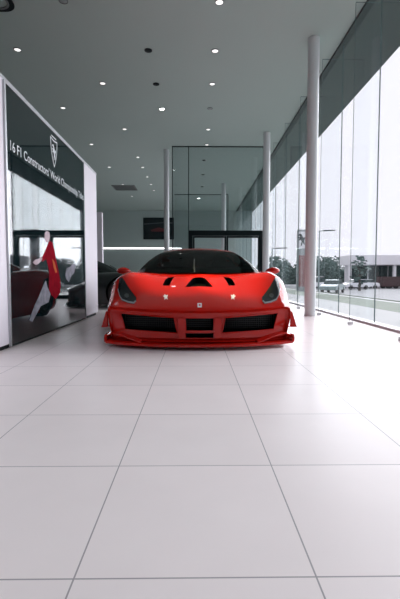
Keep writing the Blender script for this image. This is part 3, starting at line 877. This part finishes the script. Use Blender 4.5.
def lamp_post(x, y, h, label):
    t = thing('street_lamp', label, 'street lamp', (x, y, gz(x)))
    bm = nb(); cyl(bm, (0, 0, 0), (0, 0, h), .11, .07, seg=12); cyl(bm, (0, 0, h), (.9, 0, h+.08), .05, .04, seg=8); link('pole', bm, M['silver'], t, 40)
    bm = nb(); prism(bm, [(.5, -.16, h-.02), (1.9, -.16, h+.06), (1.9, -.16, h+.16), (.5, -.16, h+.12)], (0, .32, 0)); link('lamp_head', bm, M['darkglass'], t)
lamp_post(15.2, 50, 7.4, 'tall street lamp outside just right of the nearest column')
lamp_post(9.8, 52, 4.9, 'shorter street lamp outside above the red car mirror')

def tree(x, y, h, w, label, name='leafy_tree', seedv=0, dens=1.0):
    random.seed(seedv)
    t = thing(name, label, 'tree', (x, y, gz(x)), random.random()*6, 'trees beyond the parking lot')
    bm = nb(); cyl(bm, (0, 0, -.2), (0, 0, h*.6), .2, .08, seg=8)
    for k in range(7):
        a = random.random()*6.28; cyl(bm, (0, 0, h*(.25+.05*k)), (math.cos(a)*w*.4, math.sin(a)*w*.4, h*(.5+.06*k)), .06, .02, seg=5)
    link('trunk', bm, M['bark'], t)
    bm = nb()
    for k in range(int(900*dens)):
        a = random.random()*6.28; u = random.uniform(-1, 1); r_ = random.random()**.4
        c = Vector((math.cos(a)*math.sqrt(1-u*u)*r_*w*.5, math.sin(a)*math.sqrt(1-u*u)*r_*w*.5, h*.56 + u*r_*h*.44))
        n = Vector((random.gauss(0, 1), random.gauss(0, 1), random.gauss(0, 1))).normalized(); q = n.to_track_quat('Z', 'Y'); s = random.uniform(.12, .3)
        bm.faces.new([bm.verts.new(c + q @ Vector(p)*s) for p in ((-1, -.6, 0), (1, -.6, 0), (1.2, .6, 0), (-.8, .7, 0))])
    link('foliage', bm, M['leaf'], t)
tree(21.0, 76, 5.4, 5.6, 'dull green bushy tree outside left behind the grey hatchback', seedv=1)
tree(26.0, 84, 6.2, 6.0, 'taller dull green tree outside right behind the grey hatchback', seedv=2)
tree(33.5, 100, 7.2, 6.0, 'dull green tree rising outside behind the left end of the low building', seedv=3)
tree(13.6, 70, 5.2, 6.2, 'dull green tree outside directly above the red car mirror', seedv=4)
tree(17.0, 82, 5.0, 6.5, 'dull green tree outside just left of the pylon sign', seedv=5)
tree(21.9, 54, 4.8, 2.6, 'thin sparse young tree outside near the white parked cars', 'young_tree', 6, .10)
bm = nb()
random.seed(11)
for k in range(5000):
    c = Vector((random.uniform(8, 60), 103 + random.random()*4, -1.9 + random.random()*4.6))
    n = Vector((random.gauss(0, 1), random.gauss(0, 1), random.gauss(0, 1))).normalized(); q = n.to_track_quat('Z', 'Y'); s = random.uniform(.3, .6)
    bm.faces.new([bm.verts.new(c + q @ Vector(p)*s) for p in ((-1, -.6, 0), (1, -.6, 0), (1.2, .6, 0), (-.8, .7, 0))])
tag(link('hedge', bm, M['leaf']), 'long distant dull green hedge line behind the parking lot', 'hedge', kind='stuff')

# low showroom-like building across the lot
b = thing('low_building', 'low pale building with a white flat roof and dark glazing across the lot', 'building', (0, 0, -1.5))
bx('wall', (28.0, 62, 75, 76.2, -0.4, 4.4), M['roof'], b)
bx('roof', (27.2, 64, 71.5, 76.6, 4.4, 6.1), M['roof'], b)
for q in range(9): bx('window', (28.3 + q*3.7, 31.8 + q*3.7, 74.9, 75.0, 0.6, 4.3), M['darkglass'], b)
for q in range(5): bx('column', (27.2 + q*8, 27.7 + q*8, 72, 72.5, -0.3, 4.4), M['roof'], b)
b = thing('trailer', 'long dark brown trailer parked in front of the low building', 'trailer', (36.5, 68, gz(34)))
bx('box_body', (-5.6, 7.5, -1.2, 1.2, 0.35, 2.0), M['brown'], b, .05)
for q in (-4.5, -3.3, 4.6, 5.8):
    bm = nb(); cyl(bm, (q, -1.15, .42), (q, -.85, .42), .42, seg=18); cyl(bm, (q, .85, .42), (q, 1.15, .42), .42, seg=18); link('wheel', bm, M['rubber'], b, 40)

# pylon sign
p = thing('pylon_sign', 'tall grey pylon sign outside with dark red lower panel beside the column', 'sign', (7.68, 29.5, gz(7.75)))
p.location.z = -0.30
bx('frame', (-.32, .32, -.12, .12, 0, 4.45), M['sign_grey'], p, .02)
bx('lower_panel', (-.2, .27, -.15, -.12, .35, 2.6), M['sign_red'], p)
bx('upper_panel', (-.26, .26, -.15, -.12, 3.1, 4.3), M['roof'], p)
bm = nb(); prism(bm, [(a*2.2*1.6, -.157, 3.72 + b_*2.6*1.6) for a, b_ in hz], (0, .006, 0)); link('emblem', bm, M['black'], p)
